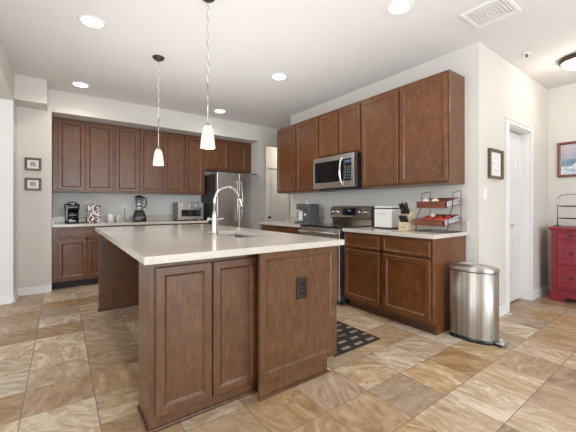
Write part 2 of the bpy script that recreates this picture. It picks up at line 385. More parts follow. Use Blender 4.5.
# rear wall with unseen glass made wide for fill light, dining side wall with window
struct('wall_rear', B('wall_paint').box(XL, -4.9, YB-.1, YB, 0, CH).box(-.3, XR, YB-.1, YB, 0, CH).box(-4.9, -.3, YB-.1, YB, 2.55, CH).box(-4.9, -.3, YB-.1, YB, 0, .12), 'rear wall around the unseen glazed opening', 'wall')
struct('wall_dining_side', B('wall_paint').box(XL-.1, XL, YB, -.3, 0, CH).box(XL-.1, XL, 3.5, 4.95, 0, CH).box(XL-.1, XL, -.3, 3.5, 2.4, CH).box(XL-.1, XL, -.3, 3.5, 0, .4), 'dining room wall around its window', 'wall')
wn = struct('window_1_fill', B('trim_white').box(-4.9, -.3, YB-.08, YB-.02, .12, .2).box(-4.9, -.3, YB-.08, YB-.02, 2.47, 2.55).box(-4.9, -4.82, YB-.08, YB-.02, .2, 2.47).box(-.38, -.3, YB-.08, YB-.02, .2, 2.47).box(-2.64, -2.56, YB-.08, YB-.02, .2, 2.47), 'unseen glazed opening in the rear wall, made wide for fill light', 'window')
B('window_glass').box(-4.82, -.38, YB-.055, YB-.05, .2, 2.47).build('pane', wn)
wn = struct('window_2', B('trim_white').box(XL-.08, XL-.02, -.3, 3.5, .4, .47).box(XL-.08, XL-.02, -.3, 3.5, 2.33, 2.4).box(XL-.08, XL-.02, -.3, -.23, .47, 2.33).box(XL-.08, XL-.02, 3.43, 3.5, .47, 2.33).box(XL-.08, XL-.02, 1.56, 1.64, .47, 2.33), 'window in the dining room side wall', 'window')
B('window_glass').box(XL-.055, XL-.05, -.23, 3.43, .47, 2.33).build('pane', wn)

# baseboards: moulded profile
def base(name, p0, p1, n, label):
    """skirting along p0 -> p1 on the side of normal n"""
    mb = B('trim_white')
    for (t, z0, z1) in ((.014, 0, .075), (.010, .075, .088), (.006, .088, .098), (.022, 0, .016)):
        xs = sorted((p0[0], p1[0], p0[0]+n[0]*t, p1[0]+n[0]*t)); ys = sorted((p0[1], p1[1], p0[1]+n[1]*t, p1[1]+n[1]*t))
        mb.box(xs[0], xs[-1], ys[0], ys[-1], z0, z1, .001, 1)
    return struct(name, mb, label, 'baseboard')
base('baseboard_left', (-3.72+.014, AF), (AL, AF), (0, -1), 'white baseboard below the two small pictures')
base('baseboard_dining', (XL, 4.95), (-3.72, 4.95), (0, -1), 'white baseboard of the dining room wall')
base('baseboard_return', (-3.72, 4.94), (-3.72, AF-.015), (1, 0), 'short white baseboard on the wall return')
base('baseboard_pantry', (.0, PW), (.625, PW), (0, -1), 'white baseboard left of the pantry door')
base('baseboard_pantry_right', (1.465, PW), (XR, PW), (0, -1), 'white baseboard right of the pantry door')
base('baseboard_far_right', (XR, YB), (XR, PW-.023), (-1, 0), 'white baseboard behind the red dresser')

# pantry door: casing, jambs, two leaves with raised panels
cs = B('trim_white')
for a, b_ in ((.625, .69), (1.40, 1.465)):
    cs.box(a, b_, PW-.018, PW-.001, 0, 2.06, .003).box(a+(.045 if a < 1 else 0), b_-(0 if a < 1 else .045), PW-.024, PW-.017, 0, 2.06, .002)
cs.box(.625, 1.465, PW-.018, PW-.001, 2.06, 2.122, .003).box(.625, 1.465, PW-.026, PW-.017, 2.10, 2.122, .002)
cs.box(.69, .704, PW, PW+.119, 0, 2.06).box(1.386, 1.40, PW, PW+.119, 0, 2.06).box(.704, 1.386, PW, PW+.119, 2.046, 2.06)
struct('trim_3', cs, 'white casing around the pantry door', 'door casing')
d = bpy.data.objects.new('door_1', None); COL.objects.link(d); d.location = (.704, PW+.085, 0); d['kind'] = 'structure'; d['label'] = 'white panelled pantry door with two narrow leaves'; d['category'] = 'door'
def leaf(x0, x1, par, arch=True, z0=.025, z1=2.035, zs=((.20, .80), (.90, 1.90))):
    mb = B('door_white').box(x0, x1, .006, .034, z0, z1, .001, 1)
    # stiles and rails proud of the slab, with stepped raised panel fields
    f = .085
    mb.box(x0, x0+f, 0, .007, z0, z1, .001, 1).box(x1-f, x1, 0, .007, z0, z1, .001, 1)
    zz = [z0]+[q for a in zs for q in a]+[z1]
    for i in range(0, len(zz), 2): mb.box(x0+f, x1-f, 0, .007, zz[i], zz[i+1], .001, 1)
    for a, b_ in zs: mb.box(x0+f+.018, x1-f-.018, .001, .008, a+.018, b_-.018, .004, 1)
    if arch:
        a, b_ = zs[-1]; n = 10; cx = (x0+x1)/2; hw = (x1-x0)/2-f
        mb.prism([(x0+f, b_+.001)]+[(cx-hw*math.cos(PI*i/n), b_-.045*(1-math.sin(PI*i/n))) for i in range(n+1)]+[(x1-f, b_+.001)], 0, .007)
    return mb.build('door_leaf', par)
leaf(.002, .339, d); leaf(.343, .680, d)
kb = B('nickel').lathe([(.0, -.045), (.013, -.043), (.017, -.034), (.014, -.026), (.006, -.020), (.006, -.006), (.013, -.003), (.013, 0)], seg=16, axis='y').build('door_knob', d); kb.location = (.292, -.0455, .93); 
kb.scale = (1, -1, 1); kb.location = (.292, -.001, .93)

# hallway door beyond the kitchen
d2 = bpy.data.objects.new('door_2', None); COL.objects.link(d2); d2.location = (.62, 6.14, 0); d2['kind'] = 'structure'; d2['label'] = 'white hallway door beyond the refrigerator'; d2['category'] = 'door'
leaf(0, .64, d2, False, .01, 2.04, ((.22, .82), (.95, 1.90)))
B('trim_white').box(-.06, 0, -.028, -.010, 0, 2.045, .003).box(.64, .70, -.028, -.010, 0, 2.045, .003).box(-.06, .70, -.028, -.010, 2.045, 2.12, .003).build('casing', d2)
kb = B('bronze').lathe([(0, .06), (.022, .055), (.028, .04), (.02, .028), (.009, .02), (.009, .006), (.03, .003), (.03, 0)], seg=16, axis='y').build('door_knob', d2); kb.location = (.05, 0, .90)

# ------------------------------------------------------------------ cabinets
def face_frame(mb, W, z0, z1, y, rails=(), stiles=(), t=.02, st=.12):
    mb.box(0, st, y, y+t, z0, z1).box(W-st, W, y, y+t, z0, z1)
    mb.box(st, W-st, y, y+t, z1-.035, z1).box(st, W-st, y, y+t, z0, z0+.04)
    for z in rails: mb.box(st, W-st, y, y+t, z-.02, z+.02)
    for x in stiles: mb.box(x-.02, x+.02, y, y+t, z0+.04, z1-.035)
def wall_cabinet(loc, rz, W, H, D, doors, label, group, wd='cabinet_wood', z_in=.035):
    """upper cabinet, origin at its back left bottom as seen from the front; doors = list of (x0, x1)"""
    t = thing('wall_cabinet', label, 'cabinet', loc, rz, group)
    mb = B(wd).box(0, .018, -D+.02, 0, 0, H).box(W-.018, W, -D+.02, 0, 0, H).box(.018, W-.018, -D+.02, 0, 0, .018).box(.018, W-.018, -D+.02, 0, H-.018, H).box(.018, W-.018, -.01, 0, .018, H-.018)
    face_frame(mb, W, 0, H, -D, stiles=[(doors[0][1]+doors[1][0])/2])
    mb.build('body', t)
    for a, b_ in doors: B(wd).panel(a, b_, .022, H-z_in, -D-.021).build('door', t)
    return t
def base_cabinet(loc, rz, W, D, doors, drawers, label, group=None, wd='cabinet_wood', H=.865, kick=.10, kd=.075, kick_mat='toe_wood', endL=False, endR=False):
    t = thing('base_cabinet', label, 'cabinet', loc, rz, group)
    mb = B(wd)
    for x0, x1, e in ((0, .018, endL), (W-.018, W, endR)):
        if e: mb.prism([(-D+.02, kick), (0-.0, kick), (0, 0), (0, 0)][:0] or [(-D+.02, kick), (-D+kd, kick), (-D+kd, 0), (0, 0), (0, H), (-D+.02, H)], x0, x1, 'yz')
        else: mb.box(x0, x1, -D+.02, 0, kick, H)
    mb.box(.018, W-.018, -D+.02, 0, kick, kick+.018).box(.018, W-.018, -.01, 0, kick+.018, H)
    face_frame(mb, W, kick, H, -D, rails=[.685] if drawers else [], stiles=[(doors[0][1]+doors[1][0])/2])
    mb.build('body', t)
    B(kick_mat).box(.018 if endL else 0, W-(.018 if endR else 0), -D+kd, -D+kd+.015, 0, kick).box(0, W, -D+kd-.012, -D+kd, 0, .014, .003).build('toe_kick', t)
    for a, b_ in doors: B(wd).panel(a, b_, kick+.028, .672 if drawers else H-.03, -D-.021).build('door', t)
    for a, b_ in drawers: B(wd).panel(a, b_, .70, H-.022, -D-.021, fw=.018, dep=.004).build('drawer', t)
    return t

# uppers on the range wall; local x runs towards the camera (world -y)
R = -PI/2
G1 = 'wall cabinets along the range wall'
UB, UT = 1.372, 2.442
def ruc(y0, y1, doors, z0, label):    # y0 nearer
    return wall_cabinet((0, y1, z0), R, y1-y0, UT-z0, .305, [(y1-b_, y1-a) for a, b_ in doors], label, G1)
ruc(1.482, 2.538, [(1.492, 1.998), (2.022, 2.528)], UB, 'large two-door brown wall cabinet right of the microwave')
ruc(2.541, 3.305, [(2.553, 2.912), (2.932, 3.294)], 1.818, 'short two-door brown wall cabinet directly above the microwave')
ruc(3.308, 4.356, [(3.320, 3.822), (3.846, 4.346)], UB, 'two-door brown wall cabinet left of the microwave')
# base cabinets on the range wall
t = base_cabinet((-.004, 2.528, 0), R, 1.058, .61, [(.012, .497), (.543, 1.038)], [(.012, .497), (.543, 1.038)], 'brown base cabinet between range and trash can, two drawers over two doors', 'base cabinets on the range wall', endR=True)
base_cabinet((-.004, 4.37, 0), R, 1.075, .61, [(.012, .52), (.555, 1.063)], [(.012, .52), (.555, 1.063)], 'brown base cabinet left of the range near the refrigerator', 'base cabinets on the range wall', endL=True)
CT = .902
def counter(name, label, x0, x1, y0, y1, z1, th=.036):
    o = B('quartz').box(x0, x1, y0, y1, z1-th, z1, .003, 2).build(name)
    return tag(o, label, 'countertop')
o = counter('countertop', 'pale quartz countertop holding the knife block and tiered basket', -.65, -.001, 1.445, 2.535, CT)
B('quartz').box(-.02, -.001, 1.445, 2.535, CT, CT+.10, .002).build('backsplash', o)
o = counter('countertop', 'pale quartz countertop holding the grey coffee machine left of the range', -.65, -.001, 3.290, 4.40, CT)
B('quartz').box(-.02, -.001, 3.290, 4.40, CT, CT+.10, .002).build('backsplash', o)

# uppers and bases in the alcove; local x = world x, front to -y
G2 = 'wall cabinets in the back alcove'
UF = 5.90
for x0, x1, dr, z0, lab in (
    (-3.355, -2.585, [(-3.292, -2.972), (-2.953, -2.600)], UB, 'leftmost tall two-door wall cabinet, above the black coffee maker'),
    (-2.583, -1.850, [(-2.560, -2.230), (-2.200, -1.872)], UB, 'tall two-door wall cabinet above the blender, second from left'),
    (-1.848, -1.105, [(-1.829, -1.487), (-1.462, -1.140)], UB, 'tall two-door wall cabinet above the toaster oven, beside the refrigerator'),
    (-1.103, -.123, [(-1.075, -.640), (-.600, -.240)], 1.835, 'short two-door wall cabinet over the refrigerator')):
    wall_cabinet((x0, UF, z0), 0, x1-x0, 2.43-z0, .315, [(a-x0, b_-x0) for a, b_ in dr], lab, G2, z_in=.03)
G3 = 'base cabinets in the back alcove'
for x0, x1, dr, dw, lab in (
    (-3.355, -2.60, [(-3.292, -2.960), (-2.940, -2.62)], [(-3.292, -2.62)], 'brown base cabinet below the black coffee maker, one wide drawer over two doors'),
    (-2.598, -1.86, [(-2.58, -2.24), (-2.21, -1.88)], [(-2.58, -1.88)], 'brown base cabinet below the blender, mostly behind the island'),
    (-1.858, -1.13, [(-1.84, -1.50), (-1.48, -1.15)], [(-1.84, -1.15)], 'brown base cabinet below the toaster oven, behind the island')):
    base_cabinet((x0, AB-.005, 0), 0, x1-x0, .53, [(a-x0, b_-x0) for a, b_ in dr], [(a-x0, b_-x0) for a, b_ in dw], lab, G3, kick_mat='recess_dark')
o = counter('countertop', 'long pale quartz countertop in the back alcove under the wall cabinets', AL+.003, -1.125, 5.345, AB-.001, CT)
B('quartz').box(AL+.003, -1.125, AB-.02, AB-.001, CT, CT+.10, .002).box(AL+.003, AL+.022, 5.36, AB-.02, CT, CT+.10, .002).build('backsplash', o)

# ------------------------------------------------------------------ island
IW = 'island_wood_cool_lit'
IBX = -2.262
t = thing('island_cabinet', 'end cabinet of the island with two tall doors facing the camera', 'cabinet', (-2.90, 1.94, 0))
W, D, H = .636, .25, .876
mb = B(IW).box(0, .018, -D+.02, 0, 0, H).box(W-.018, W, -D+.02, 0, 0, H).box(.018, W-.018, -.012, 0, 0, H).box(.018, W-.018, -D+.02, -.012, .1, .118)
mb.box(0, .045, -D, -D+.02, 0, H, .001, 1).box(W-.03, W, -D, -D+.02, 0, H, .001, 1).box(.045, W-.03, -D, -D+.02, H-.05, H).box(.045, W-.03, -D, -D+.02, 0, .10).box(.313, .353, -D, -D+.02, .10, H-.05)
mb.build('body', t)
B(IW).panel(.030, .329, .072, .838, -D-.021, fw=.042).build('door', t); B(IW).panel(.336, .634, .072, .838, -D-.021, fw=.042).build('door', t)
B('toe_wood').box(-.012, W, -D-.012, -D, 0, .018, .004).box(-.012, 0, -D, 0, 0, .018, .004).build('shoe_moulding', t)

# long run of cabinets behind the decorative end panel, doors facing the range
IY0, IY1 = 1.58, 4.02
IX0, IX1 = -2.313, -1.70
for k, lab in enumerate(('island base cabinet nearest the camera, behind the end panel with the black outlet', 'island sink base cabinet below the faucet', 'island base cabinet at the end nearest the refrigerator')):
    y0, w_ = ((IY0+.03, .48), (IY0+.512, .76), (IY0+1.274, IY1-IY0-1.274))[k]
    base_cabinet((IBX+.001, y0+.001, 0), PI/2, w_-.002, IX1-IBX-.01, [(.012, w_/2-.012), (w_/2+.01, w_-.014)], [] if k == 1 else [(.012, w_/2-.012), (w_/2+.01, w_-.014)], lab, 'island base cabinets', IW, .876)
# end panel of the run
t = thing('island_end_panel', 'framed wooden end panel of the island with a dark outlet', 'panel', (IX0, IY0+.025, 0))
PWd = .632
B(IW).panel(0, PWd, .105, .876, -.025, th=.025, fw=.045, dep=.008).build('panel', t)
B('island_wood_cool_lit').box(.0, PWd-.082, -.010, -.002, 0, .104).build('kick_board', t)
B('toe_wood').box(0, PWd-.072, -.024, -.010, 0, .016, .004).build('shoe_moulding', t)
pl = B('bronze_plate').box(.272, .360, -.027, -.0165, .553, .690, .003)
pl = pl.build('outlet', t); pl['label'] = 'dark bronze outlet plate'
B('black_plastic').box(.299, .333, -.030, -.0268, .583, .661, .003).build('socket', pl)
mb = B('bronze')
for z in (.606, .640):
    mb.box(.307, .310, -.0306, -.0299, z-.006, z+.006).box(.322, .325, -.0306, -.0299, z-.006, z+.006).cyl((.316, -.0303, z-.012), .0025, .0008, 'y', 8)
mb.build('slot', pl)
# far leg panel carrying the overhang
t = thing('island_support_panel', 'dark wooden support panel under the far end of the island overhang', 'panel', (-2.92, 3.985, 0))
B(IW).box(0, .635, 0, .09, 0, .876, .002).build('panel', t)
B('toe_wood').box(-.01, .60, -.012, 0, 0, .018, .004).box(-.01, 0, 0, .09, 0, .018, .004).build('shoe_moulding', t)
# knee wall of the overhang
o = B(IW).box(IBX-.022, IBX, 1.945, 3.98, 0, .876, .001).build('island_back_panel'); tag(o, 'plain wooden back panel of the island under the seating overhang', 'panel')

# island top with sink cut-out
IT, TH = .914, .038
x0, x1, y0, y1 = -2.948, -1.622, 1.562, 4.125
sx0, sx1, sy0, sy1 = -2.165, -1.86, 2.12, 2.80
def slab_hole():
    b = bmesh.new()
    xs = [x0, sx0, sx1, x1]; ys = [y0, sy0, sy1, y1]
    top = {}; bot = {}
    for i, x in enumerate(xs):
        for j, y in enumerate(ys): top[i, j] = b.verts.new((x, y, IT)); bot[i, j] = b.verts.new((x, y, IT-TH))
    for i in range(3):
        for j in range(3):
            if (i, j) == (1, 1): continue
            b.faces.new((top[i, j], top[i+1, j], top[i+1, j+1], top[i, j+1])); b.faces.new((bot[i, j], bot[i, j+1], bot[i+1, j+1], bot[i+1, j]))
    def wall(l):
        for a, c in zip(l, l[1:]): b.faces.new((top[a], bot[a], bot[c], top[c]))
    ring = [(0, 0), (1, 0), (2, 0), (3, 0), (3, 1), (3, 2), (3, 3), (2, 3), (1, 3), (0, 3), (0, 2), (0, 1), (0, 0)]
    wall(ring); wall([(1, 1), (1, 2), (2, 2), (2, 1), (1, 1)])
    bmesh.ops.recalc_face_normals(b, faces=b.faces)
    E_ = [e for e in b.edges if len(e.link_faces) == 2 and e.calc_face_angle(0) > 1]
    bmesh.ops.bevel(b, geom=E_, offset=.003, segments=2, affect='EDGES')
    return b
mb = B('quartz'); mb._merge(slab_hole()); o = mb.build('island_countertop'); tag(o, 'large pale polished quartz top of the kitchen island', 'countertop')
# undermount basin
t = thing('kitchen_sink', 'stainless undermount sink in the island countertop', 'sink', ((sx0+sx1)/2, (sy0+sy1)/2, IT-TH-.001))
hx, hy = (sx1-sx0)/2-.001, (sy1-sy0)/2-.001
mb = B('sink_steel'); b = bmesh.new()
def rr(a, c, z, r, n=5):
    out = []
    for sx, sy, s0 in ((1, 1, 0), (-1, 1, 1), (-1, -1, 2), (1, -1, 3)):
        for k in range(n+1):
            an = PI/2*(s0+k/n); out.append(b.verts.new((sx*(a-r)+r*math.cos(an), sy*(c-r)+r*math.sin(an), z)))
    return out
rings = [rr(hx+.02, hy+.02, 0, .03), rr(hx, hy, 0, .03), rr(hx-.006, hy-.006, -.17, .03), rr(hx-.03, hy-.03, -.195, .03)]
for a, c in zip(rings, rings[1:]):
    for i in range(len(a)): b.faces.new((a[i], a[(i+1) % len(a)], c[(i+1) % len(a)], c[i]))
b.faces.new(rings[-1]); mb._merge(b, False); mb.build('basin', t)
B('chrome').lathe([(0, -.192), (.02, -.192), (.04, -.1935), (.045, -.1945)]).build('drain', t)
# faucet
t = thing('kitchen_faucet', 'brushed nickel gooseneck faucet on the island beside the sink', 'faucet', (-2.232, 2.44, IT))
B('nickel').lathe([(0, 0), (.031, 0), (.031, .006), (.026, .012), (.023, .03), (.023, .12), (.022, .155), (.0165, .185), (.0125, .20), (0, .20)]).build('body', t)
pts = [(0, 0, .17), (0, 0, .28)]; rads = [.0125, .0125]
for k in range(0, 15):
    an = PI-(PI*.94)*k/14; pts.append((.115+.115*math.cos(an), 0, .285+.112*math.sin(an))); rads.append(.0125)
neck = B('nickel').tube(pts, rads, 14).build('neck', t)
e0 = Vector(pts[-1]); dn = (Vector(pts[-1])-Vector(pts[-2])).normalized()
B('nickel').tube([e0, e0+dn*.01, e0+dn*.07, e0+dn*.095], [.0135, .016, .0165, .0135], 14).build('spray_head', t)
h = B('nickel').cyl((0, .026, .13), .010, .03, 'y', 16).cyl((0, .050, .13), .016, .022, 'y', 18, bev=.004).cyl((0, -.028, .13), .010, .02, 'y', 16).tube([(0, -.036, .13), (0, -.045, .132), (0, -.072, .138)], [.008, .006, .004], 10).build('handle', t)
h.rotation_euler = (0, 0, .94)

# ------------------------------------------------------------------ refrigerator
t = thing('refrigerator', 'stainless french door refrigerator in the back alcove', 'refrigerator', (-1.07, 5.86, 0))
W, HT = .835, 1.75
B('fridge_side').box(.0, W, -.68, 0, .02, HT-.015, .004).box(.05, W-.05, -.70, -.02, 0, .03).build('body', t)
for a, b_, hx_ in ((0, W/2-.003, W/2-.045), (W/2+.003, W, W/2+.045)):
    dd = B('steel_side').box(a, b_, -.765, -.685, .72, HT, .010, 3).build('door', t)
    n = 14; q = []
    for k in range(n+1):
        u = k/n; q.append((hx_, -.790-.030*math.sin(PI*u), .90+.70*u))
    B('nickel').tube([(hx_, -.763, .90)]+q+[(hx_, -.763, 1.60)], .012, 10).build('handle', dd)
dd = B('steel_side').box(0, W, -.765, -.685, .06, .712, .010, 3).build('freezer_drawer', t)
B('nickel').tube([(.10, -.763, .64), (.10, -.80, .64), (W-.10, -.80, .64), (W-.10, -.763, .64)], .012, 10).build('handle', dd)
for a in (.03, W-.12): B('dark_metal').box(a, a+.09, -.74, -.62, HT, HT+.018, .004).build('hinge_cover', t)

# ------------------------------------------------------------------ range and microwave (local x toward camera)
t = thing('kitchen_range', 'stainless electric range with black glass top and backguard', 'range', (-.012, 3.282, 0), R)
W = .738
B('fridge_side').box(0, W, -.62, 0, .05, .895, .003).box(.03, .07, -.58, -.54, 0, .06).box(W-.07, W-.03, -.58, -.54, 0, .06).box(.03, .07, -.08, -.04, 0, .06).box(W-.07, W-.03, -.08, -.04, 0, .06).build('body', t)
ck = B('black_gloss').box(0, W, -.655, -.07, .893, .912, .004).build('cooktop', t)
for x, y, r in ((.2, -.2, .075), (.2, -.48, .1), (.54, -.2, .075), (.54, -.48, .1)):
    B('grey_plastic').tube([(x+r*math.cos(2*PI*k/28), y+r*math.sin(2*PI*k/28), .9121) for k in range(28)], .0012, 6, True).build('burner_ring', ck)
bg = B('steel_brown_reflect').prism([(-.055, .912), (-.070, .985), (-.105, 1.005), (-.085, 1.150), (-.070, 1.158), (0, 1.158), (0, .90), (-.055, .90)], 0, W-.014, 'yz', .003).build('backguard', t)
B('fridge_side').box(W-.014, W, -.09, 0, .90, 1.150, .003).build('side_cap', bg)
tl = Matrix.Rotation(math.radians(-8), 4, 'X')
pn = B('black_gloss').box(.235, .485, -.1035, -.09, 1.030, 1.125, .003).build('control_panel', bg); pn.rotation_euler = (0, 0, 0)
B('display_blue').box(.335, .395, -.1048, -.1034, 1.085, 1.105, .0005, 1).build('clock_display', pn)
for x in (.065, .145, .555, .650):
    B('chrome').lathe([(0, 0), (.027, 0), (.027, .006), (.021, .010), (.019, .030), (.014, .034), (0, .034)], seg=20, axis='y').build('knob', bg, loc=(x, -.096, 1.078))
od = B('steel').box(.004, W-.004, -.665, -.621, .235, .862, .004).build('oven_door', t)
B('black_gloss').box(.10, W-.10, -.668, -.664, .33, .64, .002).build('oven_window', od)
B('nickel').tube([(.05, -.664, .835), (.05, -.705, .835)], .009, 8).tube([(W-.05, -.664, .835), (W-.05, -.705, .835)], .009, 8).tube([(.03, -.708, .835), (W-.03, -.708, .835)], .0135, 12).build('handle', od)
B('steel').box(.004, W-.004, -.660, -.621, .866, .890, .003).build('front_rail', t)
dw = B('steel').box(.004, W-.004, -.660, -.621, .055, .230, .004).build('warming_drawer', t)

t = thing('microwave_oven', 'stainless over-the-range microwave with curved handle', 'microwave', (0, 3.298, 1.392), R)
W, HT = .752, .412
B('black_plastic').box(0, W, -.385, 0, .0, HT, .004).build('body', t)
fr = B('steel').box(0, W-.01, -.425, -.386, .0, .075, .004).box(0, W-.01, -.425, -.386, HT-.062, HT, .004).box(0, .028, -.425, -.386, .075, HT-.062, .002).box(W-.05, W-.01, -.425, -.386, .075, HT-.062, .002)
fr.build('front_frame', t)
dr = B('black_gloss').box(.028, .575, -.424, -.387, .075, HT-.062, .003).build('door', t)
q = [(.545, -.432-.035*math.sin(PI*k/14), .035+.335*k/14) for k in range(15)]
B('chrome').tube([(.545, -.424, .035)]+q+[(.545, -.424, .37)], .0125, 10).build('handle', dr)
cp = B('black_gloss').box(.575, W-.05, -.424, -.387, .075, HT-.062, .003).build('control_panel', t)
mb = B('grey_plastic')
for i in range(3):
    for j in range(5): mb.box(.594+i*.034, .618+i*.034, -.4252, -.4235, .10+j*.034, .122+j*.034, .001, 1)
mb.build('keypad', cp)
B('display_blue').box(.595, .688, -.4252, -.4235, .30, .33, .001, 1).build('display', cp)
B('dark_metal').box(.05, .70, -.34, -.06, -.018, 0, .003).build('vent_grille', t)

# ------------------------------------------------------------------ dresser with arched rack
t = thing('red_dresser', 'distressed red three-drawer dresser against the far right wall', 'dresser', (2.06, 1.215, 0), R)
W, D, H = .90, .43, .90
mb = B('red_paint').box(.018, W-.018, -D+.02, 0, .10, H-.03, .002)
mb.box(.012, .065, -D, -D+.03, .10, H-.03, .003).box(W-.065, W-.012, -D, -D+.03, .10, H-.03, .003)
for z0, z1 in ((.84, .87), (.735, .755), (.435, .455), (.15, .17)): mb.box(.065, W-.065, -D+.002, -D+.03, z0, z1, .002)
mb.build('body', t)
B('red_paint').box(-.012, W+.012, -D-.025, .0, H-.03, H, .008, 3).box(0, W, -D-.012, 0, H-.042, H-.03, .003).build('top', t)
# plinth with scalloped bracket feet
n = 12; prof = [(-.002, 0), (.13, 0)]
prof += [(.13+.06*k/n*1.0, .028+.030*math.sin(PI/2*k/n)) for k in range(n+1)]
prof += [(W/2-.08+.16*k/n, .058-.02*math.sin(PI*k/n)) for k in range(n+1)]
prof += [(W-.19+.06*k/n, .058-.030*(1-math.cos(PI/2*k/n))) for k in range(n+1)]
prof += [(W-.13, 0), (W+.002, 0), (W+.002, .12), (-.002, .12)]
B('red_paint').prism(prof, -D-.012, -D+.015).box(-.002, .018, -D+.015, 0, .0, .12).box(W-.018, W+.002, -D+.015, 0, 0, .12).box(-.002, W+.002, -D-.018, -D-.010, .12, .13, .003).build('plinth', t)
for z0, z1 in ((.757, .838), (.457, .733), (.172, .433)):
    w2 = (W-.13)/2
    dr = B('red_paint').panel(.068, W-.068, z0, z1, -D-.004, th=.02, fw=.022, dep=.006).build('drawer', t)
    for x in (.20, W-.20):
        B('bronze').lathe([(0, 0), (.006, 0), (.006, .012), (.015, .018), (.015, .026), (.009, .031), (0, .032)], seg=16, axis='y').build('knob', dr, loc=(x, -D-.001+.004, (z0+z1)/2))
t = thing('arched_metal_rack', 'arched dark metal rack with cross bars standing on the red dresser', 'rack', (1.96, 1.10, .90), R)
Wd = .62; ar = [(-.12, 0, 0), (-.12, 0, .33)]
for k in range(1, 9): an = PI/2*k/8; ar.append((-.12+.075*(1-math.cos(an)), 0, .33+.075*math.sin(an)))
ar2 = [(Wd-.12-(p[0]+.12), 0, p[2]) for p in ar[::-1]]
B('nickel').tube(ar+ar2, .006, 8).build('frame', t)
for z in (.105, .26): B('dark_metal').tube([(-.12, 0, z), (-.06, -.006, z-.004), (Wd/2-.12, -.010, z-.005), (Wd-.18, -.006, z-.004), (Wd-.12, 0, z)], [.004, .008, .009, .008, .004], 8).build('cross_bar', t)
for a in (-.14, Wd-.14): B('dark_metal').box(a, a+.04, -.09, .06, 0, .008, .002).build('foot', t)

# ------------------------------------------------------------------ trash can (D shaped, back to the cabinet end)
t = thing('trash_can', 'stainless step trash can beside the base cabinet', 'trash can', (-.318, 1.415, 0))
def dshape(hw, dpt, r=.03, n=20):
    """outline: flat back at y=0, bulging front to y=-dpt"""
    pts = [(hw-r+r*math.cos(PI/2*(1-k/4)), -r+r*math.sin(PI/2*(1-k/4))) for k in range(5)]
    yb = -dpt*.42
    for k in range(1, n): an = -PI*k/n; pts.append((hw*math.cos(an), yb+(dpt+yb)*math.sin(an)))
    pts += [(-hw+r-r*math.cos(PI/2*k/4), -r+r*math.sin(PI/2*k/4)) for k in range(5)]
    return pts
def loft(mb, layers, cap=True, smooth=True):
    b = bmesh.new(); rg = [[b.verts.new((x, y, z)) for x, y in o] for o, z in layers]; n = len(rg[0])
    for a, c in zip(rg, rg[1:]):
        for i in range(n): b.faces.new((a[i], a[(i+1) % n], c[(i+1) % n], c[i]))
    if cap: b.faces.new(rg[0]); b.faces.new(rg[-1][::-1])
    bmesh.ops.recalc_face_normals(b, faces=b.faces); mb._merge(b, smooth); return mb
def sc(o, f, cy=-.16): return [(x*f, cy+(y-cy)*f) for x, y in o]
O = dshape(.137, .345)
loft(B('black_plastic'), [(sc(O, .99), 0), (sc(O, 1.02), .006), (sc(O, 1.02), .03), (sc(O, .99), .034)]).build('base_ring', t)
loft(B('can_steel_reflect'), [(O, .034), (O, .588)]).build('bin_body', t)
loft(B('black_plastic'), [(sc(O, .985), .588), (sc(O, .985), .594)]).build('seal', t)
loft(B('steel'), [(sc(O, 1.015), .594), (sc(O, 1.02), .600), (sc(O, 1.02), .618), (sc(O, .985), .628), (sc(O, .80), .633), (sc(O, .4), .636), (sc(O, .05), .637)]).build('lid', t)
p = B('black_plastic').box(-.055, .055, -.385, -.335, .004, .022, .004).build('pedal_base', t)
B('steel').box(-.058, .058, -.405, -.340, .022, .034, .005).build('pedal', t)

# floor mat
o = B('mat_weave').box(0, .55, 0, 1.45, 0, .009, .003).build('floor_mat', loc=(-1.568, 1.715, .0005)); tag(o, 'dark brown rubber-backed mat with pale rectangles beside the island', 'mat')

# ------------------------------------------------------------------ pendants, ceiling fittings
def pendant(x, y, label):
    t = thing('pendant_lamp', label, 'pendant lamp', (x, y, 1.592), 0, 'pendant lamps over the island')
    B('bronze').lathe([(0, 1.148), (.06, 1.148), (.06, 1.140), (.045, 1.122), (.012, 1.112), (.008, 1.10), (0, 1.10)]).build('canopy', t)
    mb = B('nickel'); z = 1.10; k = 0
    while z > .50:
        q = []
        for a in range(12):
            u = 2*PI*a/12; w_ = .0075*math.cos(u); v = .015*math.sin(u)
            q.append((w_, 0, z-.011+v) if k % 2 else (0, w_, z-.011+v))
        mb.tube(q, .0018, 5, True); z -= .0235; k += 1
    mb.build('chain', t)
    B('cable_white').tube([(.006*math.cos(i*.9), .006*math.sin(i*.9), 1.11-.61*i/40) for i in range(41)], .0034, 6).build('cable', t)
    B('nickel').tube([(0, 0, .50), (0, 0, .175)], .005, 10).lathe([(0, .515), (.008, .51), (.008, .495), (0, .49)], seg=12).build('stem', t)
    B('nickel').lathe([(0, .185), (.014, .182), (.022, .165), (.026, .158), (0, .158)], seg=24).build('cap', t)
    B('shade_glass').lathe([(.024, .163), (.034, .148), (.042, .115), (.048, .075), (.052, .035), (.055, 0), (.052, 0), (.049, .035), (.045, .075), (.039, .115), (.031, .146), (.022, .160)], seg=32).build('lamp_shade', t)
    B('lamp_glow').lathe([(0, .035), (.012, .04), (.020, .06), (.018, .085), (.012, .105), (.011, .135), (0, .135)], seg=16).build('bulb', t)
    bulb('pendant_bulb', (x, y, 1.612), 3, .015)
pendant(-2.418, 3.50, 'small glowing glass pendant lamp over the far end of the island')
pendant(-2.362, 2.262, 'small glowing glass pendant lamp over the island, nearer the faucet')
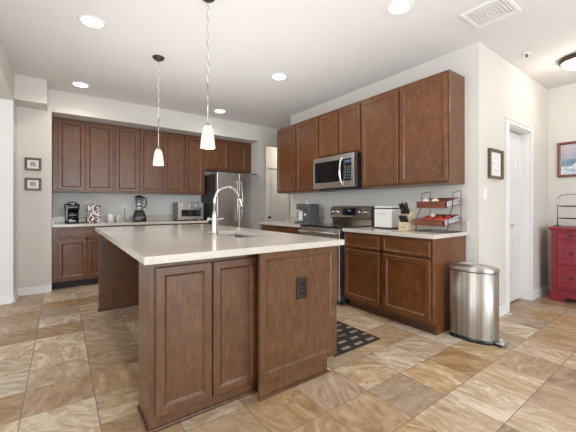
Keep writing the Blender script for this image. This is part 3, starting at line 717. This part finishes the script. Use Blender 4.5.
labs = ['recessed ceiling light nearest the top left corner', 'recessed ceiling light near the left end of the back soffit', 'recessed ceiling light left of the range wall cabinets', 'recessed ceiling light nearest the air vent', 'recessed ceiling light in front of the soffit beside the refrigerator',
        'recessed ceiling light over the left side, behind the camera', 'recessed ceiling light over the right side, behind the camera', 'recessed ceiling light over the rear left, behind the camera', 'recessed ceiling light over the rear right, behind the camera']
rl = None
for (x, y), lb in zip(DL, labs):
    if rl is None:
        rl = thing('recessed_light', lb, 'ceiling light', (x, y, CH), 0, 'recessed ceiling lights')
        B('trim_white').lathe([(.078, 0), (.104, 0), (.106, -.003), (.100, -.007), (.084, -.009), (.078, -.004)], seg=36).build('trim_ring', rl)
        B('lamp_glow').lathe([(0, -.0045), (.083, -.0045), (.083, -.0015), (0, -.0015)], seg=36).build('diffuser', rl)
    else: dup(rl, (x, y, CH), 0, lb)
# air vent, skewed rectangle with louvres
t = thing('air_vent', 'white rectangular ceiling air vent near the top edge', 'air vent', (-.42, 1.09, CH), 0)
B('trim_white').box(-.165, .165, -.165, -.135, -.012, 0, .004).box(-.165, .165, .135, .165, -.012, 0, .004).box(-.165, -.135, -.135, .135, -.012, 0, .004).box(.135, .165, -.135, .135, -.012, 0, .004).build('frame', t)
B('ceiling_paint').box(-.135, .135, -.135, .135, -.003, 0).build('backing', t)
mb = B('trim_white')
for k in range(5):
    a = .125-.025*k
    for sx, sy in ((1, 0), (-1, 0), (0, 1), (0, -1)):
        if sx: mb.box(sx*a-.006, sx*a+.006, -a, a, -.011, -.007)
        else: mb.box(-a, a, sy*a-.006, sy*a+.006, -.011, -.007)
mb.build('louvre', t)
t = thing('fire_sprinkler', 'small ceiling sprinkler head above the pantry wall', 'sprinkler', (.645, 1.16, CH))
B('trim_white').lathe([(0, 0), (.035, 0), (.033, -.006), (.012, -.010), (0, -.010)], seg=24).build('escutcheon', t)
B('bronze').cyl((0, 0, -.02), .007, .022, seg=12).cyl((0, 0, -.036), .016, .002, seg=16).box(-.012, -.009, -.0015, .0015, -.036, -.012).box(.009, .012, -.0015, .0015, -.036, -.012).build('head', t)
t = thing('flush_ceiling_light', 'round flush ceiling light with metal rim at the right edge', 'ceiling light', (1.19, .86, CH))
B('bronze').lathe([(0, 0), (.155, 0), (.165, -.012), (.168, -.035), (.158, -.050), (.150, -.052), (.150, -.04), (0, -.04)], seg=40).build('rim', t)
sh = mat('bowl_glass', (.95, .9, .8), .3, emit=(1, .82, .56), es=3.2)
B('bowl_glass').lathe([(.150, -.045), (.135, -.075), (.10, -.100), (.05, -.113), (0, -.116)], seg=40).build('glass_bowl', t)
bulb('hallway_fill', (1.6, 5.6, 2.5), 30, .1)  # added light without a fixture, brightens the hallway door
bulb('flush_bulb', (1.19, .86, 2.56), 8, .1)

# ------------------------------------------------------------------ pictures
def picture(loc, rz, W, H, fw, fm, label, art, mount=.0, depth=.022, group=None):
    """framed picture, local x along the wall, front facing -y, origin bottom left on the wall"""
    t = thing('framed_picture', label, 'picture', loc, rz, group)
    b = bmesh.new(); R_ = [(0, 0), (0, -depth+.003), (.003, -depth), (fw*.6, -depth), (fw, -depth+.008), (fw, -.004)]
    rg = [[b.verts.new(p) for p in ((i, y, i), (W-i, y, i), (W-i, y, H-i), (i, y, H-i))] for i, y in R_]
    for a, c in zip(rg, rg[1:]):
        for i in range(4): b.faces.new((a[i], a[(i+1) % 4], c[(i+1) % 4], c[i]))
    bmesh.ops.recalc_face_normals(b, faces=b.faces); mb = B(fm); mb._merge(b); mb.build('frame', t)
    B('paper').box(fw-.002, W-fw+.002, -.008, -.003, fw-.002, H-fw+.002).build('mount', t)
    art(t, W, H, fw)
    return t
def art_small(t, W, H, fw): B('art_ink').box(W*.34, W*.66, -.0095, -.008, H*.34, H*.66).build('print', t)
picture((-3.640, AF, 1.625), 0, .172, .165, .026, 'frame_wood', 'small wooden-framed print, upper of the two on the left wall', art_small, group='pair of small framed prints')
picture((-3.640, AF, 1.362), 0, .172, .165, .026, 'frame_wood', 'small wooden-framed print, lower of the two on the left wall', art_small, group='pair of small framed prints')
def art_sk(t, W, H, fw):
    B('art_sketch').box(W*.30, W*.70, -.0095, -.008, H*.22, H*.72).build('print', t)
picture((.19, PW-.001, 1.435), 0, .325, .30, .028, 'frame_wood', 'wooden-framed pale sketch left of the pantry door', art_sk, depth=.03)
def art_sea(t, W, H, fw):
    a = fw+.005
    B('art_sky').box(a, W-a, -.0095, -.008, H*.52, H-a).use('art_hills').box(a, W-a, -.0095, -.008, H*.30, H*.52).use('art_foam').box(a, W-a, -.0095, -.008, a, H*.30).build('print', t)
    B('art_foam').prism([(W*.22, .13), (W*.5, .15), (W*.86, .16), (W*.9, .20), (W*.6, .205), (W*.3, .19)], -.0105, -.0095).build('print_detail', t)
picture((XR, 1.245, 1.535), R, .62, .455, .032, 'frame_mahogany', 'reddish framed blue-grey seascape painting above the dresser', art_sea, depth=.03)

# wall plates
def plate(name, label, loc, rz, kind='outlet', cat='outlet', W=.075, H=.12):
    t = thing(name, label, cat, loc, rz)
    B('white_plastic').box(-W/2, W/2, -.006, -.0005, -H/2, H/2, .002).build('plate', t)
    if kind == 'outlet':
        mb = B('dark_metal')
        for z in (.02, -.02): mb.box(-.009, -.007, -.0068, -.0058, z-.005, z+.006).box(.007, .009, -.0068, -.0058, z-.005, z+.006).cyl((0, -.0063, z-.011), .0025, .001, 'y', 8)
        mb.build('slot', t)
    else:
        B('white_plastic').box(-.017, .017, -.011, -.0055, -.033, .033, .002).build('rocker', t)
    return t
plate('light_switch', 'white light switch below the pale sketch', (.125, PW-.001, 1.275), 0, 'switch', 'light switch', .085, .12)
plate('wall_outlet', 'white outlet with a cord plugged in beside the blender', (-2.395, AB, 1.14), 0)
plate('wall_outlet', 'white outlet above the patterned box', (-2.90, AB, 1.20), 0)
plate('wall_outlet', 'white outlet partly behind the left of the grey coffee machine', (0, 3.96, 1.19), R)
plate('wall_outlet', 'white outlet partly behind the right of the grey coffee machine', (0, 3.58, 1.19), R)

# ------------------------------------------------------------------ small things on the back counter (z = CT)
Z0 = CT+.0005
# black single-serve coffee maker
t = thing('coffee_maker', 'black single-serve coffee maker at the left of the back counter', 'coffee maker', (-3.125, 5.70, Z0))
def rbox(hw, hd, r=.03, n=4):
    return [(sx*(hw-r)+r*math.cos(PI/2*(s0+k/n)), sy*(hd-r)+r*math.sin(PI/2*(s0+k/n))) for sx, sy, s0 in ((1, 1, 0), (-1, 1, 1), (-1, -1, 2), (1, -1, 3)) for k in range(n+1)]
loft(B('black_plastic'), [(rbox(.085, .12, .03), 0), (rbox(.085, .12, .03), .03)]).build('base', t)
o = loft(B('black_gloss'), [([(x, y+.04) for x, y in rbox(.085, .08)], .03), ([(x, y+.04) for x, y in rbox(.085, .08)], .20)]).build('tower', t)
loft(B('black_gloss'), [(rbox(.088, .12), .20), (rbox(.095, .125), .225), (rbox(.095, .125), .275), (rbox(.085, .115), .288)]).build('brew_head', t)
loft(B('steel'), [(rbox(.065, .09), .288), (rbox(.062, .087), .297), (rbox(.045, .07), .301)]).build('lid', t)
B('black_plastic').tube([(-.055, -.10, .292), (-.045, -.112, .307), (0, -.118, .313), (.045, -.112, .307), (.055, -.10, .292)], .008, 8).build('handle', t)
B('steel').box(-.045, .045, -.115, -.045, .03, .042, .003).box(-.030, -.006, -.1255, -.120, .05, .06).build('drip_tray', t)
mug = B('black_plastic').lathe([(0, .042), (.03, .042), (.033, .05), (.036, .10), (.033, .10), (.030, .05), (0, .048)], (0, -.075, 0)).build('cup_rest', t)
# grey strip added as the highlight on the reservoir, left side
B('grey_plastic').box(-.078, -.052, -.127, -.124, .04, .27, .002).build('highlight_strip', t)
o = B('black_plastic').tube([(-3.04, 5.76, Z0+.05), (-3.0, 5.79, Z0+.085), (-2.955, 5.80, Z0+.075), (-2.93, 5.79, Z0+.03), (-2.96, 5.76, Z0+.006), (-3.02, 5.75, Z0+.006), (-3.033, 5.75, Z0+.012)], .005, 8).build('power_cord'); tag(o, 'looped black cord between black coffee maker and patterned box', 'cord')
# patterned box
t = thing('patterned_canister', 'white box with dark red leaf pattern beside the black coffee maker', 'box', (-2.842, 5.76, Z0))
B('leaf_pattern').box(-.088, .088, -.07, .07, .0, .275, .008, 2).build('body', t)
B('leaf_pattern').box(-.080, .080, -.062, .062, .275, .288, .005, 2).build('lid', t)
# two white mugs / small pots
def mug(loc, rz, r, h, label, m='white_enamel'):
    t = thing('mug', label, 'mug', loc, rz, 'white mugs on the back counter')
    B(m).lathe([(0, 0), (r*.85, 0), (r*.95, .006), (r, h*.5), (r, h), (r-.004, h), (r-.005, .01), (0, .008)], seg=24).build('body', t)
    B(m).tube([(r-.003, 0, h*.8), (r+.018, 0, h*.78), (r+.028, 0, h*.5), (r+.016, 0, h*.25), (r-.004, 0, h*.22)], .005, 8).build('handle', t)
mug((-2.61, 5.74, Z0), 2.6, .052, .13, 'larger white mug left of the outlet cord')
mug((-2.505, 5.80, Z0), -.3, .030, .12, 'narrow white mug between the larger mug and the outlet')
# blender
t = thing('blender', 'countertop blender with clear jug and black handle', 'blender', (-2.195, 5.70, Z0))
loft(B('black_plastic'), [(rbox(.095, .095), 0), (rbox(.098, .098), .02), (rbox(.090, .090), .10), (rbox(.068, .068), .17), (rbox(.062, .062), .185)]).build('motor_base', t)
B('grey_plastic').box(-.060, .060, -.0985, -.086, .055, .088, .003).build('control_panel', t)
B('steel').lathe([(0, .185), (.055, .185), (.058, .205), (.050, .215), (0, .215)]).build('collar', t)
B('clear_glass').lathe([(.045, .215), (.055, .235), (.068, .40), (.064, .40), (.051, .238), (.0, .22)]).build('jug', t)
B('chrome').box(-.03, .03, -.004, .004, .225, .232).box(-.004, .004, -.03, .03, .225, .235).build('blade', t)
B('black_plastic').lathe([(0, .395), (.072, .395), (.072, .415), (.045, .422), (.025, .438), (0, .438)]).build('lid', t)
B('black_plastic').tube([(.060, 0, .395), (.095, 0, .395), (.108, 0, .37), (.108, 0, .28), (.088, 0, .235), (.052, 0, .225)], .011, 8).build('handle', t)
o = B('black_plastic').tube([(-2.395, AB-.008, 1.12), (-2.39, AB-.03, 1.10), (-2.385, AB-.035, 1.0), (-2.385, AB-.05, Z0+.02), (-2.37, 5.83, Z0+.006), (-2.33, 5.80, Z0+.03), (-2.305, 5.77, Z0+.04)], .004, 8).build('power_cord'); tag(o, 'black cord from the wall outlet to the blender', 'cord')
# toaster oven
t = thing('toaster_oven', 'silver countertop toaster oven beside the refrigerator', 'toaster oven', (-1.62, 5.48, Z0))
W, D, H = .455, .31, .325
B('grey_plastic').box(0, W, .012, D, .02, H, .008, 2).build('body', t)
B('steel').box(-.002, W+.002, 0, .014, .02, H-.004, .004).build('front_frame', t)
dr = B('steel').box(.02, W-.02, -.008, 0, .05, .215, .003).build('door', t)
B('black_gloss').box(.055, W-.055, -.011, -.0075, .075, .19, .002).build('window', dr)
B('chrome').tube([(.05, -.005, .205), (.05, -.035, .208), (W-.05, -.035, .208), (W-.05, -.005, .205)], .007, 8).build('handle', dr)
for x in (.08, .20, .31, .41): B('chrome').lathe([(0, 0), (.020, 0), (.020, .008), (.015, .012), (.013, .024), (0, .024)], seg=18, axis='y').build('knob', t, loc=(x, .0, .268))
B('black_plastic').box(.02, .05, .02, .05, 0, .02).box(W-.05, W-.02, .02, .05, 0, .02).box(.02, .05, D-.05, D-.02, 0, .02).box(W-.05, W-.02, D-.05, D-.02, 0, .02).build('foot', t)

# ------------------------------------------------------------------ small things on the range-side counters
# grey coffee machine (front faces -x; local x towards the camera)
t = thing('coffee_machine', 'grey drip coffee machine with silver lid on the counter left of the range', 'coffee machine', (-.13, 3.79, Z0), R)
t.scale = (.92, 1, 1)
loft(B('grey_plastic'), [([(x+.16, y-.12) for x, y in rbox(.175, .125, .02)], 0), ([(x+.16, y-.12) for x, y in rbox(.175, .125, .02)], .03)]).build('base', t)
B('grey_plastic').box(.165, .325, -.215, -.01, .03, .285, .012, 3).box(.0, .165, -.08, -.01, .03, .285, .010, 3).build('tower', t)
B('grey_plastic').box(-.005, .165, -.215, -.08, .205, .285, .010, 3).lathe([(0, .185), (.035, .188), (.055, .205), (0, .205)], (.08, -.145, 0)).build('brew_head', t)
B('steel').box(.0, .315, -.220, -.02, .250, .292, .008, 3).build('lid', t)
cf = B('white_enamel').lathe([(0, .032), (.058, .032), (.064, .045), (.066, .12), (.052, .165), (.050, .175), (0, .175)], (.075, -.150, 0)).build('carafe', t); cf['label'] = 'white carafe'
B('black_plastic').tube([(.128, -.165, .165), (.155, -.185, .155), (.160, -.190, .09), (.135, -.172, .055)], .011, 8).build('handle', cf)
B('black_plastic').tube([(.02, -.165, .165), (-.004, -.185, .15), (-.006, -.19, .10), (.016, -.172, .06)], .007, 8).build('spout_guard', cf)
B('chrome').cyl((.235, -.218, .13), .024, .012, 'y', 20, bev=.002).build('dial', t)
mb = B('black_plastic')
for i in range(3): mb.box(.20+i*.028, .218+i*.028, -.2165, -.2145, .19, .202, .001, 1)
mb.build('button', t)
# bread bin
t = thing('bread_bin', 'white metal bread bin with a dark rimmed lid between range and knife block', 'bread bin', (-.155, 2.340, Z0), R)
B('white_enamel').box(0, .235, -.165, 0, .012, .222, .008, 3).build('body', t)
B('dark_metal').box(-.003, .238, -.168, .003, .0, .012, .003).box(-.003, .238, -.168, .003, .2225, .229, .002).build('rim', t)
B('white_enamel').box(.0, .235, -.165, 0, .2295, .252, .008, 3).build('lid', t)
mb = B('frame_wood'); xx = .055
for k in range(7):          # the faint small lettering strokes across the front
    hgt = (.010, .007, .007, .010, .007, .007, .010)[k]
    mb.box(xx, xx+.003, -.1662, -.1645, .160, .160+hgt).box(xx, xx+.009, -.1662, -.1645, .1635, .1655); xx += .0145
mb.build('lettering', t)
# knife block
t = thing('knife_block', 'pale wooden knife block full of black-handled knives', 'knife block', (-.415, 1.952, Z0), R)
# local: x to camera, y = world x (into wall).  The tall back block leans towards the room, a low front block holds steak knives
B('pale_wood').prism([(.075, 0), (.19, 0), (.105, .215), (.035, .175), (.02, .10), (.075, .09)][:0] or [(.06, 0), (.205, 0), (.095, .205), (.025, .160)], .0, .105, 'yz', .004).build('block', t)
B('pale_wood').box(.0, .105, -.005, .058, 0, .088, .004).build('front_block', t)
B('dark_metal').box(.035, .07, -.0066, -.0045, .030, .037, .0005, 1).build('badge', t)
dv = Vector((0, -.50, .87)).normalized()
for i in range(6):
    p0 = Vector((.014+.0155*i, .028, .087)); 
    B('black_plastic').tube([p0, p0+dv*.02, p0+dv*.07, p0+dv*.078], [.0075, .0085, .0085, .006], 6).build('steak_knife', t)
for i, (x, y, z, L_) in enumerate(((.022, .045, .178, .12), (.052, .045, .178, .13), (.084, .045, .178, .11), (.034, .075, .197, .11), (.072, .075, .197, .115))):
    p0 = Vector((x, y, z-.006))
    B('black_plastic').tube([p0, p0+dv*.012, p0+dv*.05, p0+dv*(L_-.02), p0+dv*L_], [.008, .012, .0105, .013, .009], 8).build('knife', t)

# two-tier basket
t = thing('tiered_basket_rack', 'two-tier black wire rack with brown wooden trays at the counter end', 'basket rack', (-.10, 1.785, Z0), R)
WR = .315
def side(x):
    mb = B('dark_metal')
    r = .0035
    # base loop, rear post, upper arch, and the S bends carrying the trays
    mb.tube([(x, -.28, r), (x, -.01, r), (x, 0, .01), (x, 0, .395), (x, -.012, .405), (x, -.15, .380), (x, -.162, .37), (x, -.165, .24), (x, -.21, .19), (x, -.25, .15), (x, -.25, .045), (x, -.28, .02), (x, -.285, .01), (x, -.28, r)], r, 6)
    for z in (.26, .30): mb.tube([(x, 0, z), (x, -.165, z-.0)], .002, 5)
    for z in (.09, .13): mb.tube([(x, 0, z), (x, -.25, z)], .002, 5)
    return mb.build('side_frame', t)
side(0); side(WR)
B('dark_metal').tube([(0, 0, .30), (WR, 0, .30)], .003, 6).tube([(0, 0, .14), (WR, 0, .14)], .003, 6).tube([(0, 0, .0035), (WR, 0, .0035)], .003, 6).tube([(0, -.25, .0035), (WR, -.25, .0035)], .003, 6).build('cross_rail', t)
SL = math.radians(9)
def tray(z, yb, yf, h):
    # trays slope down towards the room
    a, b_ = .008, WR-.008; L_ = yb-yf
    mx = Matrix.Translation((0, yf, z)) @ Matrix.Rotation(SL, 4, 'X')
    o = B('crate_wood').box(a-.006, b_-.02, -.010, 0, 0, h, .002, mtx=mx).box(a, b_, L_-.010, L_, 0, h, .002, mtx=mx).box(a, b_, 0, L_-.01, 0, .006, mtx=mx).build('tray', t)
    for q in (a, b_-.004): B('galvanised').box(q, q+.004, .002, L_-.010, .007, h-.008, .001, 1, mtx=mx).build('tray_side', o)
    B('frame_wood').box(a+.05, b_-.10, -.0115, -.0095, h*.55, h*.55+.005, mtx=mx).build('handle_slot', o)
tray(.233, -.012, -.245, .068)
tray(.062, -.012, -.285, .066)
def fruit(kind, x, y, z, r, m, label, grp, cat, sc_=(1, 1, .9)):
    # local frame of the rack -> world
    wx, wy = -.10 + y, 1.785 - x
    t_ = thing(kind, label, cat, (wx, wy, Z0+z), random.uniform(0, 3), grp)
    prof = [(0, .06*r)] + [(r*math.sin(PI*k/10), r*sc_[2]*(1-math.cos(PI*k/10))+(.0)) for k in range(1, 9)] + [(r*.22, 1.93*r*sc_[2]), (0, 1.86*r*sc_[2])]
    B(m).lathe(prof, seg=18).build('body', t_)
    if m == 'tomato_skin': B('toe_wood').tube([(0, 0, 1.85*r*sc_[2]), (.003, 0, 2.02*r*sc_[2]), (.006, .002, 2.2*r*sc_[2])], .002, 5).build('stem', t_)
    else: B(m).lathe([(r*.22, 1.90*r*sc_[2]), (r*.10, 2.15*r*sc_[2]), (r*.06, 2.4*r*sc_[2]), (0, 2.42*r*sc_[2])], seg=10).build('tip', t_)
GT = 'red tomatoes in the lower tray'
for i, (x, y) in enumerate(((.07, -.20), (.13, -.23), (.19, -.20), (.25, -.23), (.10, -.13), (.17, -.13), (.24, -.13), (.05, -.075), (.14, -.072), (.22, -.072))):
    fruit('tomato', x, y, .0690+(y+.285)*.158+.004, .031, 'tomato_skin', 'round red tomato lying in the lower tray of the wire rack', GT, 'tomato')
fruit('onion', .125, -.18, .138, .026, 'onion_skin', 'single pale onion lying on the tomatoes in the lower tray', None, 'onion')
fruit('garlic_bulb', .060, -.19, .2505, .040, 'garlic_skin', 'pale garlic bulb at the front left of the upper tray', None, 'garlic')
fruit('garlic_bulb', .12, -.12, .2615, .038, 'garlic_skin', 'pale garlic bulb in the middle of the upper tray', None, 'garlic')
